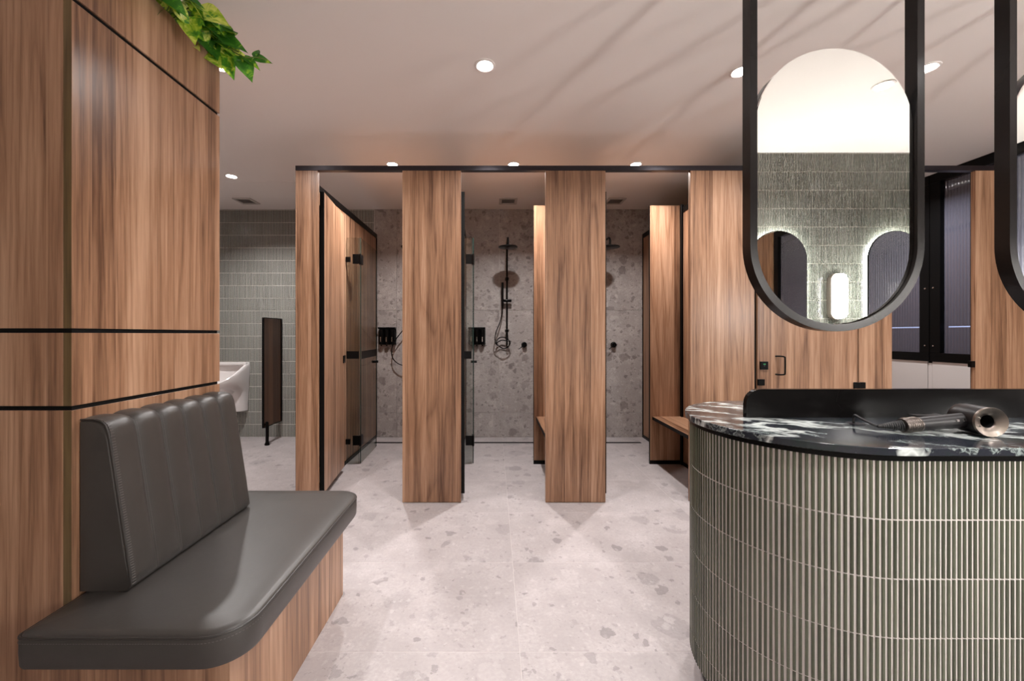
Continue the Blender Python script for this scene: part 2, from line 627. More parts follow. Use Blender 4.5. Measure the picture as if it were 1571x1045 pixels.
ceiling = MB().box(LEFT, RIGHT + 0.7, REAR - 0.1, BACK + 0.1, CEIL, CEIL + 0.08).build('ceiling', M['ceil'], loc=(0, 0, CEIL))
struct(ceiling, 'smooth off white painted ceiling over the whole washroom', 'ceiling')
MB().box(-2.385, -1.75, 3.87, 4.50, CEIL - 0.0022, CEIL + 0.01, 0.001).build('access_panel', M['ceil'], ceiling)

wb = MB().box(LEFT, RIGHT + 0.7, BACK + 0.012, BACK + 0.1, 0, CEIL).build('wall_back', M['grout_wall'], loc=(0, BACK, 0))
struct(wb, 'far wall behind the showers, grey stone slabs and green finger tiles', 'wall')
SPLIT = -1.405
for x0, x1 in ((SPLIT, -1.139), (-1.139, 0.061), (0.061, 1.261), (1.261, 2.461), (2.461, 3.661), (3.661, RIGHT)):
    for z0, z1 in ((0, 0.289), (0.289, 1.487), (1.487, CEIL)):
        t = MB().box(x0 + 0.001, x1 - 0.001, BACK, BACK + 0.02, z0 + 0.001, z1 - 0.001, 0.0008).build('slab', M['stone'], loc=((x0 + x1) / 2, BACK, z0))
        adopt(t, wb)


def strip_mesh(mb, x, z0, z1, y, w, d, dirn=-1):
    """one finger tile standing on a wall in the XZ plane, convex front facing dirn along y"""
    prof = [(-0.5, 0.0), (-0.46, 0.62), (-0.24, 0.95), (0.24, 0.95), (0.46, 0.62), (0.5, 0.0)]
    e = 0.0012
    vs, n = [], len(prof)
    for z in (z0, z1):
        vs += [(x + p * w, y + dirn * q * d, z) for p, q in prof]
    fs = [(i, i + 1, n + i + 1, n + i) for i in range(n - 1)]
    fs += [tuple(range(n)), tuple(range(n, 2 * n))]
    mb.add(vs, fs)


def tile_field(name, x0, x1, ztop, ybase, dirn, parent, rowh=0.148, pitch=0.0133):
    mb = MB()
    k = 0
    while k * rowh < ztop - 0.003:
        za, zb = k * rowh + 0.0022, min((k + 1) * rowh - 0.0022, ztop)
        n = int((x1 - x0) / pitch)
        for i in range(n):
            strip_mesh(mb, x0 + (i + 0.5) * pitch, za, zb, ybase + dirn * rng.uniform(0, 0.0012), pitch - 0.0046, 0.0032, dirn)
        k += 1
    o = mb.build(name, M['tile_wall'], parent)
    return tag(o, kind='stuff')


tile_field('finger_tiles', -3.5, SPLIT - 0.003, CEIL, BACK + 0.012, -1, wb)

wr = MB().box(LEFT, RIGHT + 0.7, REAR - 0.1, REAR - 0.006, 0, CEIL).build('wall_rear', M['grout_wall'], loc=(0, REAR, 0))
struct(wr, 'green finger tiled wall reflected in the oval mirror', 'wall')
tile_field('finger_tiles', 1.2, 3.99, CEIL, REAR - 0.006, 1, wr)

wl = MB().box(LEFT - 0.1, LEFT, REAR - 0.1, BACK + 0.1, 0, CEIL).build('wall_left', M['paint'], loc=(LEFT, 2, 0))
struct(wl, 'plain painted side wall beyond the urinals', 'wall')

# right wall: white panels below, fluted windows above, timber pier between
wrt = MB().box(RIGHT + 0.012, RIGHT + 0.11, REAR, BACK, 0, 0.985).build('wall_right', M['gap'], loc=(RIGHT, 2, 0))
struct(wrt, 'low white panelled wall under the fluted windows', 'wall')
for y0, y1 in ((REAR, 0.75), (0.75, 2.17), (2.92, 3.71), (3.745, BACK)):
    t = MB().box(RIGHT, RIGHT + 0.02, y0 + 0.003, y1 - 0.003, 0.0, 0.955, 0.001).build('wall_panel', M['paint'], loc=(RIGHT, (y0 + y1) / 2, 0))
    adopt(t, wrt)
MB().box(RIGHT + 0.004, RIGHT + 0.02, 3.711, 3.744, 0, 0.94).build('cover_strip', M['paint'], wrt)
tp = MB().box(RIGHT - 0.02, RIGHT + 0.1, 2.19, 2.90, 0, CEIL, 0.002).build('trim_1', M['wood'], loc=(RIGHT, 2.5, 0))
struct(tp, 'timber pier on the right wall between fluted windows', 'pier')
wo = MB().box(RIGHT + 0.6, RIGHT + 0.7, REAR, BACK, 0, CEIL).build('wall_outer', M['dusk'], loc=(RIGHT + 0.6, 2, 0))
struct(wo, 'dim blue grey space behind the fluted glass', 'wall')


def window(idx, y0, y1, label, bolts=()):
    w = thing('window_%d' % idx, (RIGHT, (y0 + y1) / 2, 0.985), label, 'window')
    tag(w, kind='structure')
    z0, z1 = 0.96, CEIL
    f = 0.085
    MB().box(RIGHT - 0.01, RIGHT + 0.07, y0, y1, z0, z0 + 0.075, 0.002).build('sill_rail', M['black'], w)
    MB().box(RIGHT - 0.01, RIGHT + 0.07, y0, y1, z1 - 0.085, z1 - 0.001, 0.002).build('head_rail', M['black'], w)
    MB().box(RIGHT - 0.01, RIGHT + 0.07, y0, y0 + f, z0 + 0.075, z1 - 0.085, 0.002).build('stile', M['black'], w)
    MB().box(RIGHT - 0.01, RIGHT + 0.07, y1 - f, y1, z0 + 0.075, z1 - 0.085, 0.002).build('stile', M['black'], w)
    # fluted pane: one corrugated sheet
    n = int((y1 - y0 - 2 * f) / 0.025)
    st = (y1 - y0 - 2 * f) / n
    a = []
    for i in range(n * 8 + 1):
        y = y0 + f + i * st / 8
        a.append((RIGHT + 0.03 - 0.0055 * abs(math.sin(PI * i / 8)), y))
    vs = [(x, y, z0 + 0.07) for x, y in a] + [(x, y, z1 - 0.08) for x, y in a]
    m = len(a)
    mb = MB().add(vs, [(i, i + 1, m + i + 1, m + i) for i in range(m - 1)], True)
    mb.build('fluted_pane', M['flute'], w, fix=False)
    for by, bz in bolts:
        MB().lathe([(0.007, 0), (0.007, -0.004), (0.004, -0.006)], (RIGHT - 0.01, by, bz), 'x', 12).build('screw', M['chrome'], w)
    return w


window(1, 2.92, 3.72, 'fluted glass window next to the far right timber panel', ((3.69, 1.63), (3.69, 1.10)))
window(2, 3.727, 4.70, 'fluted glass window farthest down the corridor on the right', ((3.76, 1.63), (3.76, 1.10)))
window(3, 0.10, 2.16, 'fluted glass window reflected in the wall mirrors, beside the pier')
window(4, -0.42, 0.09, 'fluted glass window in the corner by the tiled rear wall')
ls = MB().box(RIGHT + 0.12, RIGHT + 0.128, 2.95, 4.69, 1.268, 1.278).build('light_strip', M['strip'])
tag(ls, 'thin cool blue light line glowing behind the fluted windows', 'light')


# ---------------------------------------------------------------- wood clad column with planter top
CX = -1.20
C0, C1 = 1.148, 1.767
colm = thing('column', (-1.55, 1.45, 0), 'walnut clad column with black shadow gaps behind the leather bench', 'column')
MB().box(-1.90, CX - 0.006, C0 + 0.006, C1 - 0.006, 0, 2.17).build('core', M['gap'], colm)
zs = [(0.0, 0.988), (1.001, 1.209), (1.222, 2.156), (2.170, 2.39)]
for z0, z1 in zs:
    MB().box(CX - 0.024, CX, C0 + 0.0004, C1, z0, z1, 0.0004).build('panel', M['wood'], colm)
    MB().box(CX - 0.024, CX - 0.001, C0, C0 + 0.0012, z0, z1).build('edging', M['wood_edge'], colm)
    MB().box(-1.92, CX - 0.0245, C0, C0 + 0.02, z0, z1, 0.0008).build('panel', M['wood'], colm)
    MB().box(-1.92, CX - 0.0245, C1 - 0.02, C1, z0, z1, 0.0008).build('panel', M['wood'], colm)
    MB().box(-1.92, -1.9, C0 + 0.0205, C1 - 0.0205, z0, z1, 0.0008).build('panel', M['wood'], colm)
MB().box(-1.899, CX - 0.025, C0 + 0.021, C1 - 0.021, 2.171, 2.33).build('soil', M['soil'], colm)

# pothos spilling from the top
plant = thing('pothos', (-1.32, 1.6, 2.33), 'variegated green pothos spilling over the top of the walnut column', 'plant')


def leaf_mesh(L, W, fold, curl):
    prof = [(0.0, 0.0), (0.06, 0.62), (0.18, 0.95), (0.34, 1.0), (0.52, 0.84), (0.70, 0.56), (0.86, 0.25), (1.0, 0.0)]
    vs, fs = [], []
    for t, w in prof:
        z = -curl * L * t * t
        y = (t - (0.07 if 0 < t < 0.1 else 0.0)) * L
        vs += [(-w * W / 2, y, z + fold * w * W * 0.5), (-w * W / 4, y, z + fold * w * W * 0.2 - 0.001), (0, t * L, z - 0.002), (w * W / 4, y, z + fold * w * W * 0.2 - 0.001), (w * W / 2, y, z + fold * w * W * 0.5)]
    for i in range(len(prof) - 1):
        for k in range(4):
            fs.append((i * 5 + k, i * 5 + k + 1, i * 5 + 5 + k + 1, i * 5 + 5 + k))
    me = bpy.data.meshes.new('leaf')
    me.from_pydata(vs, [], fs)
    b = bmesh.new()
    b.from_mesh(me)
    bmesh.ops.remove_doubles(b, verts=b.verts, dist=1e-6)
    b.to_mesh(me)
    b.free()
    me.polygons.foreach_set('use_smooth', [True] * len(me.polygons))
    me.materials.append(M['leaf'])
    return me


LEAVES = [leaf_mesh(0.125, 0.088, 0.25, 0.25), leaf_mesh(0.14, 0.10, 0.15, 0.40), leaf_mesh(0.105, 0.06, 0.4, 0.15), leaf_mesh(0.09, 0.062, 0.35, 0.3)]


def leaf(p, tip, nrm, kind=None, s=1.0):
    y = Vector(tip).normalized()
    z = Vector(nrm)
    z = (z - y * z.dot(y)).normalized()
    x = y.cross(z)
    mat = Matrix((x, y, z)).transposed().to_4x4()
    o = bpy.data.objects.new('leaf', LEAVES[rng.randrange(4) if kind is None else kind])
    COL.objects.link(o)
    o.parent = plant
    o.location = Vector(p) - ORG[plant.name]
    o.rotation_euler = mat.to_euler()
    o.scale = (s, s, s)
    return o


for y in (1.30, 1.38, 1.45, 1.52, 1.58, 1.64, 1.70, 1.74):
    for q in range(4):
        p = (CX - 0.03 + rng.uniform(-0.02, 0.10), y + rng.uniform(-0.04, 0.04), 2.42 + rng.uniform(-0.02, 0.12))
        tip = (rng.uniform(0.2, 1.0), rng.uniform(-0.6, 0.7), rng.uniform(-0.9, 0.1))
        leaf(p, tip, (rng.uniform(0.1, 0.6), rng.uniform(-0.9, -0.2), rng.uniform(0.4, 1.0)))
        MB().tube([(CX - 0.14, y, 2.33), (CX - 0.09, y + 0.01, 2.43), p], 0.002, 5).build('stem', M['stem'], plant)
for y in (1.28, 1.36, 1.44, 1.5, 1.57, 1.63, 1.69):
    for q in range(2):
        leaf((CX - 0.09 + rng.uniform(-0.03, 0.03), y + rng.uniform(-0.03, 0.03), 2.40 + rng.uniform(0, 0.05)), (rng.uniform(-0.2, 0.8), rng.uniform(-0.5, 0.5), rng.uniform(-0.2, 0.8)), (0.7, -0.6, 0.2), 1, 1.05)
for pts in ([(-1.24, 1.70, 2.36), (-1.19, 1.71, 2.43), (-1.11, 1.715, 2.405), (-1.06, 1.72, 2.385), (-1.01, 1.72, 2.384), (-0.965, 1.72, 2.372)],
            [(-1.24, 1.66, 2.36), (-1.18, 1.67, 2.44), (-1.15, 1.69, 2.42), (-1.08, 1.71, 2.40)], [(-1.24, 1.6, 2.36), (-1.2, 1.62, 2.47), (-1.17, 1.65, 2.46)], [(-1.24, 1.5, 2.36), (-1.18, 1.52, 2.50), (-1.14, 1.55, 2.49)]):
    MB().tube(smooth_path(pts, 6), 0.0025, 6).build('stem', M['stem'], plant)
for base, tip, nrm, kind, s in (
        ((-1.133, 1.55, 2.446), (0.103, -0.016, -0.039), (0.14, -1.0, 0.26), 0, 0.98),
        ((-1.19, 1.58, 2.435), (0.103, 0.006, -0.004), (0.2, -1.0, 0.05), 1, 0.81),
        ((-1.13, 1.5, 2.384), (0.031, -0.029, -0.093), (0.37, -1.0, 0.18), 0, 0.90),
        ((-1.161, 1.5, 2.374), (0.055, -0.016, -0.065), (0.5, -1.0, 0.33), 2, 0.91),
        ((-1.165, 1.66, 2.469), (0.064, 0.02, -0.012), (0.08, -1.0, 0.45), 1, 0.54),
        ((-1.168, 1.68, 2.443), (0.119, -0.021, -0.022), (0.21, -1.0, 0.61), 1, 0.96),
        ((-1.132, 1.7, 2.409), (0.046, 0.001, 0.034), (0.29, -1.0, 0.47), 3, 0.70),
        ((-1.217, 1.7, 2.406), (0.073, -0.026, -0.07), (0.31, -1.0, 0.41), 0, 0.92),
        ((-1.215, 1.72, 2.434), (0.058, -0.012, -0.083), (-0.28, -1.0, 0.61), 2, 1.07),
        ((-1.165, 1.72, 2.409), (0.051, -0.002, -0.093), (0.28, -1.0, 0.62), 0, 0.93),
        ((-1.146, 1.72, 2.417), (0.064, 0.013, -0.024), (0.44, -1.0, 0.28), 0, 0.61),
        ((-1.065, 1.72, 2.384), (0.053, 0.018, -0.032), (0.06, -1.0, 0.65), 2, 0.68),
        ((-1.024, 1.72, 2.381), (0.06, 0.023, 0.001), (-0.22, -1.0, 0.1), 2, 0.67),
        ((-1.076, 1.72, 2.373), (0.049, -0.017, -0.077), (0.47, -1.0, 0.31), 0, 0.82),
        ((-1.01, 1.72, 2.384), (-0.006, 0.008, 0.047), (-0.06, -1.0, 0.36), 3, 0.59),
        ((-1.087, 1.72, 2.39), (0.01, -0.007, -0.054), (-0.02, -1.0, 0.41), 3, 0.68),
        ((-1.147, 1.4, 2.386), (0.064, 0.005, -0.041), (0.42, -1.0, 0.48), 1, 0.60),
        ((-1.106, 1.45, 2.419), (0.037, 0.026, -0.007), (0.39, -1.0, 0.69), 0, 0.45),
        ((-1.113, 1.5, 2.441), (0.009, 0.01, -0.065), (-0.17, -1.0, 0.6), 1, 0.52),
        ((-1.154, 1.6, 2.426), (-0.002, 0.028, -0.047), (0.42, -1.0, 0.4), 1, 0.45),
        ((-1.179, 1.7, 2.431), (0.052, 0.013, -0.029), (-0.13, -1.0, 0.58), 1, 0.48),
        ((-1.182, 1.6, 2.413), (0.023, 0.004, -0.035), (-0.07, -1.0, 0.04), 3, 0.52),
        ((-1.141, 1.45, 2.386), (0.019, 0.021, -0.035), (0.49, -1.0, 0.06), 1, 0.45),
        ((-1.112, 1.72, 2.395), (0.061, 0.018, -0.01), (0.03, -1.0, 0.11), 3, 0.79),
):
    leaf(base, tip, nrm, kind, s)

# ---------------------------------------------------------------- leather bench
bench = thing('upholstered_bench', (-0.93, 1.45, 0), 'charcoal leather bench seat with channelled backrest on a walnut base', 'bench')
MB().box(CX + 0.0012, -0.70, 1.07, 1.873, 0, 0.362, 0.001).build('base', M['wood'], bench)
sx0, sx1, sy0, sy1, ST = -1.1955, -0.635, 1.005, 1.949, 0.460


def seat_ring(i, z):
    r = lambda v: max(v - i, 0.004)
    return rect_ring(sx0 + i, sx1 - i, sy0 + i, sy1 - i, z, (r(0.02), r(0.105), r(0.10), r(0.02)), 10)


rings = [seat_ring(0.018, ST - 0.098), seat_ring(0.006, ST - 0.094), seat_ring(0.001, ST - 0.084), seat_ring(-0.001, ST - 0.05), seat_ring(0.0, ST - 0.018), seat_ring(0.003, ST - 0.012),
         seat_ring(0.008, ST - 0.006), seat_ring(0.022, ST - 0.002), seat_ring(0.07, ST), seat_ring(0.16, ST + 0.001)]
seat = MB().loft(rings).build('seat_cushion', M['leather'], bench)
MB().tube(seat_ring(0.001, ST - 0.0125), 0.0032, 8, closed=True).build('piping', M['piping'], seat)
mb = MB()
path = [Vector(p) for p in seat_ring(-0.0012, ST - 0.025)]
path.append(path[0])
for a, b in zip(path[:-1], path[1:]):
    L = (b - a).length
    n = max(1, int(L / 0.007))
    for k in range(n):
        p = a.lerp(b, (k + 0.25) / n); q = a.lerp(b, (k + 0.8) / n)
        mb.tube([p, q], 0.0007, 4)
tag(mb.build('stitching', M['thread'], seat), kind='stuff')

# backrest: wedge of six padded channels
BY0, BY1 = 1.168, 1.745
backp = [(-1.1962, 0.4615), (-1.085, 0.4615), (-1.062, 0.464), (-1.053, 0.476), (-1.0545, 0.50), (-1.066, 0.58), (-1.0785, 0.66), (-1.0905, 0.74), (-1.1025, 0.82), (-1.1140, 0.895),
         (-1.119, 0.920), (-1.127, 0.940), (-1.140, 0.951), (-1.16, 0.956), (-1.1962, 0.956)]
bcx = (-1.199, 0.70)


def back_ring(y, off):
    out = []
    for x, z in backp:
        if x <= -1.195:
            out.append((x, y, z + (off if z > 0.6 else 0)))
        else:
            k = min(1.0, (z - 0.45) / 0.1) if z < 0.6 else 1.0
            out.append((x + off * k, y, z + (off * 0.8 if z > 0.9 else 0)))
    return out


core = MB().loft([back_ring(BY0 + 0.004, -0.010), back_ring(BY1 - 0.004, -0.010)], smooth=False).build('backrest', M['leather'], bench)
nch = 6
w = (BY1 - BY0) / nch
sm = MB()
for c in range(nch):
    rs = []
    ya, yb = BY0 + c * w, BY0 + (c + 1) * w
    for k in range(13):
        t = k / 12
        b = 0.0085 * (1 - abs(2 * t - 1) ** 3.2) - 0.0025
        if (c == 0 and k == 0) or (c == nch - 1 and k == 12): b = -0.006
        elif (c == 0 and k < 6): b = max(b, 0.003)
        elif (c == nch - 1 and k > 6): b = max(b, 0.002 if k < 12 else -0.006)
        rs.append(back_ring(ya + (yb - ya) * t, b))
    MB().loft(rs).build('channel', M['leather'], core)
    if c:
        for dy in (-0.0042, 0.0042):
            pts = [Vector(p) for p in back_ring(ya + dy, 0.0007)][3:13]
            for a, b2 in zip(pts[:-1], pts[1:]):
                n = max(1, int((b2 - a).length / 0.006))
                for k in range(n):
                    sm.tube([a.lerp(b2, (k + 0.2) / n), a.lerp(b2, (k + 0.8) / n)], 0.00055, 4)
pp = [Vector(p) for p in back_ring(BY0 + 0.002, 0.0015)]
MB().tube(pp[1:], 0.003, 8).build('piping', M['piping'], core)
pts = pp[3:13]
for a, b2 in zip(pts[:-1], pts[1:]):
    n = max(1, int((b2 - a).length / 0.007))
    for k in range(n):
        p = a.lerp(b2, (k + 0.5) / n)
        sm.tube([p + Vector((0.002, 0.004, 0)), p + Vector((0.0045, 0.013, 0.001))], 0.0008, 4)
tag(sm.build('stitching', M['thread'], core), kind='stuff')

# ---------------------------------------------------------------- vanity island
VC = (1.029, 1.347)
VX2 = 2.75
R_TOP, R_BODY = 0.355, 0.340


def stadium(r, z, seg=40):
    out = []
    for k in range(seg + 1):
        a = PI / 2 + PI * k / seg
        out.append((VC[0] + math.cos(a) * r, VC[1] + math.sin(a) * r, z))
    for k in range(seg + 1):
        a = -PI / 2 + PI * k / seg
        out.append((VX2 + math.cos(a) * r, VC[1] + math.sin(a) * r, z))
    return out


van = thing('vanity_island', (VC[0], VC[1], 0), 'curved vanity island clad in sage green finger tiles', 'vanity')
MB().loft([stadium(R_BODY - 0.003, 0.078), stadium(R_BODY - 0.003, 0.889)]).build('body', M['grout'], van)
MB().loft([stadium(R_BODY - 0.035, 0.0), stadium(R_BODY - 0.035, 0.0785)]).build('plinth', M['black'], van)
MB().loft([stadium(R_BODY + 0.003, 0.8893), stadium(R_BODY + 0.003, 0.9048)]).build('shadow_gap', M['black'], van)
mtop = MB().box(-0.001, 0.001, 0, 0.001, 0, 0.001)
PITCH = 0.0133
TW = 0.0077
TD = 0.0030
ROWS = [(0.7432, 0.889), (0.5952, 0.7392), (0.4472, 0.5912), (0.2992, 0.4432), (0.1512, 0.2952), (0.080, 0.1472)]
tm = {}
for h in (0, 1, 2):
    z0, z1 = ROWS[(0, 1, 5)[h]]
    mb = MB()
    strip_mesh(mb, 0, 0, z1 - z0, 0, TW, TD, -1)
    o = mb.build('tile', M['tile'], loc=(0, 0, 0))
    tm[h] = o.data
    bpy.data.objects.remove(o)
spots = []
narc = int(PI * R_BODY / PITCH)
for i in range(narc + 1):
    a = -PI / 2 - PI * i / narc
    spots.append((VC[0] + math.cos(a) * (R_BODY - 0.003), VC[1] + math.sin(a) * (R_BODY - 0.003), a + PI / 2))
n = int((VX2 - VC[0]) / PITCH)
for i in range(1, n):
    spots.append((VC[0] + i * PITCH, VC[1] - R_BODY + 0.003, 0.0))
for i in range(1, n):
    spots.append((VC[0] + i * PITCH, VC[1] + R_BODY - 0.003, PI))
for i in range(narc + 1):
    a = -PI / 2 + PI * i / narc
    spots.append((VX2 + math.cos(a) * (R_BODY - 0.003), VC[1] + math.sin(a) * (R_BODY - 0.003), a + PI / 2))
cand = []
for (x, y, a) in spots:
    nrm = (math.sin(a), -math.cos(a))
    facing = (-x * nrm[0] - y * nrm[1])
    inview = facing > 0 and 758 + 620 * x / y < 1571
    for r, (z0, z1) in enumerate(ROWS):
        d = math.sqrt(x * x + y * y + (z0 - 1.2) ** 2)
        px = 513 + 620 * (1.205 - z1) / y
        cand.append((d / max(0.15, facing / math.hypot(x, y)) if inview and px < 1045 else 99, x, y, a, r))
cand.sort(key=lambda c: c[0])
rest = MB()
prof = [(-0.5, 0.0), (-0.46, 0.62), (-0.24, 0.95), (0.24, 0.95), (0.46, 0.62), (0.5, 0.0)]
for k, (d, x, y, a, r) in enumerate(cand):
    z0, z1 = ROWS[r]
    ry = rng.uniform(-0.0006, 0.0006)
    if k < 300:
        o = bpy.data.objects.new('tile', tm[0 if r == 0 else 2 if r == 5 else 1])
        COL.objects.link(o)
        o.parent = van
        o.location = (x - VC[0], y - VC[1], z0)
        o.rotation_euler = (0, rng.uniform(-0.002, 0.002), a)
    else:
        ca, sa = math.cos(a), math.sin(a)
        vs = []
        for z in (z0, z1):
            for p, q in prof:
                lx, ly = p * TW, -q * TD
                vs.append((x + lx * ca - ly * sa, y + lx * sa + ly * ca, z))
        nn = len(prof)
        rest.add(vs, [(i, i + 1, nn + i + 1, nn + i) for i in range(nn - 1)] + [tuple(range(nn)), tuple(range(nn, 2 * nn))])
tag(rest.build('tile_field', M['tile'], van), kind='stuff')

ct = MB().loft([stadium(R_TOP - 0.0015, 0.905), stadium(R_TOP, 0.9065), stadium(R_TOP, 0.9235), stadium(R_TOP - 0.0015, 0.925)], smooth=False)
ct = ct.build('countertop', M['marble'], loc=(VC[0], VC[1], 0.905))
tag(ct, 'dark marble countertop with white veins and a rounded end', 'countertop')

# black upstand along the middle of the top
ux0, uy0, uy1 = 0.847, 1.357, 1.375
pts = [(ux0, 0.9255)]
for k in range(9):
    a = PI - 0.5 * PI * k / 8
    pts.append((ux0 + 0.05 + math.cos(a) * 0.05, 1.0205 - 0.05 + math.sin(a) * 0.05))
pts += [(2.85, 1.0205), (2.85, 0.9255)]
up = MB().loft([[(x, uy0, z) for x, z in pts], [(x, uy1, z) for x, z in pts]], smooth=False)
tag(up.build('divider', M['divider']), 'low black metal upstand running along the middle of the marble top', 'divider')


# hanging mirrors
def hanging_mirror(x0, label, group):
    W = 0.598
    cx = x0 + W / 2
    yf, yb = 1.385, 1.4285
    zb = 1.215
    t = thing('hanging_mirror', (cx, 1.407, zb), label, 'mirror', group)
    ro, ri = W / 2, W / 2 - 0.0245
    zc = zb + ro
    mb = MB()
    outer = [(cx - ro, CEIL)] + [(cx - ro * math.cos(PI * k / 48), zc - ro * math.sin(PI * k / 48)) for k in range(49)] + [(cx + ro, CEIL)]
    inner = [(cx - ri, CEIL)] + [(cx - ri * math.cos(PI * k / 48), zc - ri * math.sin(PI * k / 48)) for k in range(49)] + [(cx + ri, CEIL)]
    rings = [[(o[0], yf, o[1]), (o[0], yb, o[1]), (i[0], yb, i[1]), (i[0], yf, i[1])] for o, i in zip(outer, inner)]
    mb.loft(rings, smooth=True).build('frame', M['frame_bronze'], t)
    rg = ri - 0.001
    zt = 2.197

    def pane(rr, y, dz=0.0):
        return [(cx - rr * math.cos(PI * k / 48), y, zc - rr * math.sin(PI * k / 48)) for k in range(49)] + \
               [(cx + rr * math.cos(PI * k / 48), y, zt - ri + rr * math.sin(PI * k / 48)) for k in range(49)]
    MB().loft([pane(rg - 0.0015, 1.3985), pane(rg, 1.400), pane(rg, 1.4035)], smooth=False).build('mirror_glass', M['mirror'], t)
    MB().loft([pane(rg - 0.004, 1.404), pane(rg - 0.004, 1.442)], smooth=False).build('backing', M['black_satin'], t)
    MB().loft([pane(rg, 1.4425), pane(rg - 0.0015, 1.448)], smooth=False).build('mirror_glass', M['mirror'], t)
    return t


hanging_mirror(0.878, 'oval mirror in a black hanging frame, fully in view above the marble top', 'hanging mirrors over the island')
hanging_mirror(1.768, 'oval mirror in a black hanging frame, cut by the right edge of the picture', 'hanging mirrors over the island')

# ---------------------------------------------------------------- hair dryer
hd = thing('hair_dryer', (1.35, 1.13, 0.925), 'matt black hair dryer with bronze nozzle ring lying on the marble', 'hair dryer')
bc = Vector((1.353, 1.100, 0.9655))
bx = Vector((0.15, 1.0, 0.0)).normalized()
sx = Vector((bx.y, -bx.x, 0))
uz = Vector((0, 0, 1))


def ringat(c, ax, r, n=40):
    u = ax.cross(Vector((0, 0, 1))).normalized()
    v = u.cross(ax)
    return [c + (u * math.cos(2 * PI * k / n) + v * math.sin(2 * PI * k / n)) * r for k in range(n)]


barrel = MB().loft([ringat(bc + bx * d, bx, r) for d, r in ((0.004, 0.0385), (0.012, 0.0395), (0.070, 0.0395), (0.082, 0.037), (0.089, 0.030), (0.091, 0.016))], False, True).build('barrel', M['dryer'], hd)
nz = MB().loft([ringat(bc + bx * d, bx, r) for d, r in ((0.006, 0.0395), (0.0, 0.0405), (-0.002, 0.0395), (0.003, 0.030), (0.008, 0.019), (0.010, 0.0175), (0.0112, 0.0173))], False, False)
nz.build('nozzle_ring', M['nickel'], hd)
MB().loft([ringat(bc + bx * d, bx, 0.0172, 24) for d in (0.0113, 0.075)], False, True).build('bore', M['gap'], hd)
for a in (2.75, 3.55):
    p = bc + sx * math.cos(a) * 0.029 + uz * math.sin(a) * 0.029
    MB().cyl(p + bx * 0.006, p - bx * 0.0005, 0.0024, 10).build('screw', M['chrome'], hd)
h0 = bc + bx * 0.046 + Vector((-0.012, 0, -0.002))
h1 = Vector((1.150, 1.142, 0.9470))
hx = (h1 - h0).normalized()
Lh = (h1 - h0).length
handle = MB().loft([ringat(h0 + hx * d, hx, r, 28) for d, r in ((0.0, 0.0205), (Lh * 0.75, 0.0192), (Lh * 0.76, 0.0188))])
handle = handle.build('handle', M['dryer'], hd)
MB().loft([ringat(h0 + hx * (Lh * f), hx, r, 28) for f, r in ((0.755, 0.0196), (0.77, 0.0202), (0.96, 0.0202), (0.985, 0.019), (0.99, 0.012))]).build('filter_cage', M['filter'], hd)
mb = MB()
for k in range(7):
    mb.tube([p for p in ringat(h0 + hx * (Lh * (0.785 + 0.027 * k)), hx, 0.0203, 28)], 0.0009, 5, closed=True)
mb.build('filter_rib', M['nickel'], hd)
for d in (0.040, 0.058):
    p = h0 + hx * d
    fn = Vector((-hx.y * -1, -abs(hx.x), 0.25)).normalized()
    fn = Vector((0.05, -1, 0.30)).normalized()
    MB().cyl(p + fn * 0.017, p + fn * 0.0222, 0.0042, 14, 0.0036).build('button', M['chrome'], hd)
rp = h0 + hx * (Lh * 0.98)
re = Vector((1.103, 1.162, 0.9405))
pts, rad = [], []
for k in range(25):
    t = k / 24
    pts.append(rp.lerp(re, t))
    rad.append((0.0155 * (1 - t) + 0.0045 * t) * (1.06 if k % 2 else 0.93))
MB().tube(pts, rad, 18).build('strain_relief', M['rubber'], hd)
cab = smooth_path([re, (1.108, 1.195, 0.944), (1.116, 1.235, 0.951), (1.1235, 1.258, 0.953), (1.1275, 1.267, 0.945), (1.128, 1.268, 0.930), (1.128, 1.268, 0.9262)], 7)
MB().tube(cab, 0.0034, 10).build('cable', M['rubber'], hd)
fl = Vector((1.318, 1.205, 0.957))
MB().loft([[fl + Vector((dx, dy, dz)) for dx, dy, dz in sec] for sec in (
    [(0.012, -0.012, -0.012), (0.012, 0.012, -0.012), (0.012, 0.012, 0.010), (0.012, -0.012, 0.010)],
    [(-0.02, -0.012, -0.009), (-0.02, 0.012, -0.009), (-0.02, 0.012, 0.007), (-0.02, -0.012, 0.007)],
    [(-0.072, -0.012, 0.0045), (-0.072, 0.012, 0.0045), (-0.072, 0.012, 0.0085), (-0.072, -0.012, 0.0085)])], smooth=False).build('styling_blade', M['dryer'], hd)
gr = MB().lathe([(0.024, 0), (0.024, 0.0012), (0.018, 0.0016), (0.006, 0.0016)], (1.135, 1.268, 0.9252), 'z', 32)
tag(gr.build('cable_grommet', M['black_satin']), 'round black cable grommet set in the marble top', 'grommet')

# ---------------------------------------------------------------- cubicles
hb = MB().box(-1.42, RIGHT - 0.021, FRONT - 0.002, FRONT + 0.038, TOP + 0.001, 2.411, 0.001)
tag(hb.build('head_rail', M['black_satin']), 'long black metal rail along the top of the shower cubicles', 'rail')


def pilaster(x0, x1, label, name='pilaster'):
    o = thing(name, ((x0 + x1) / 2, FRONT + 0.01, 0), label, 'panel', 'walnut cubicle front panels')
    MB().box(x0 + 0.0004, x1 - 0.0004, FRONT, FRONT + 0.03, 0.004, TOP, 0.0008).build('panel', M['wood'], o)
    MB().box(x0 + 0.002, x1 - 0.002, FRONT + 0.0302, FRONT + 0.0345, 0.0, TOP - 0.001).build('backing_edge', M['black_edge'], o)
    return o


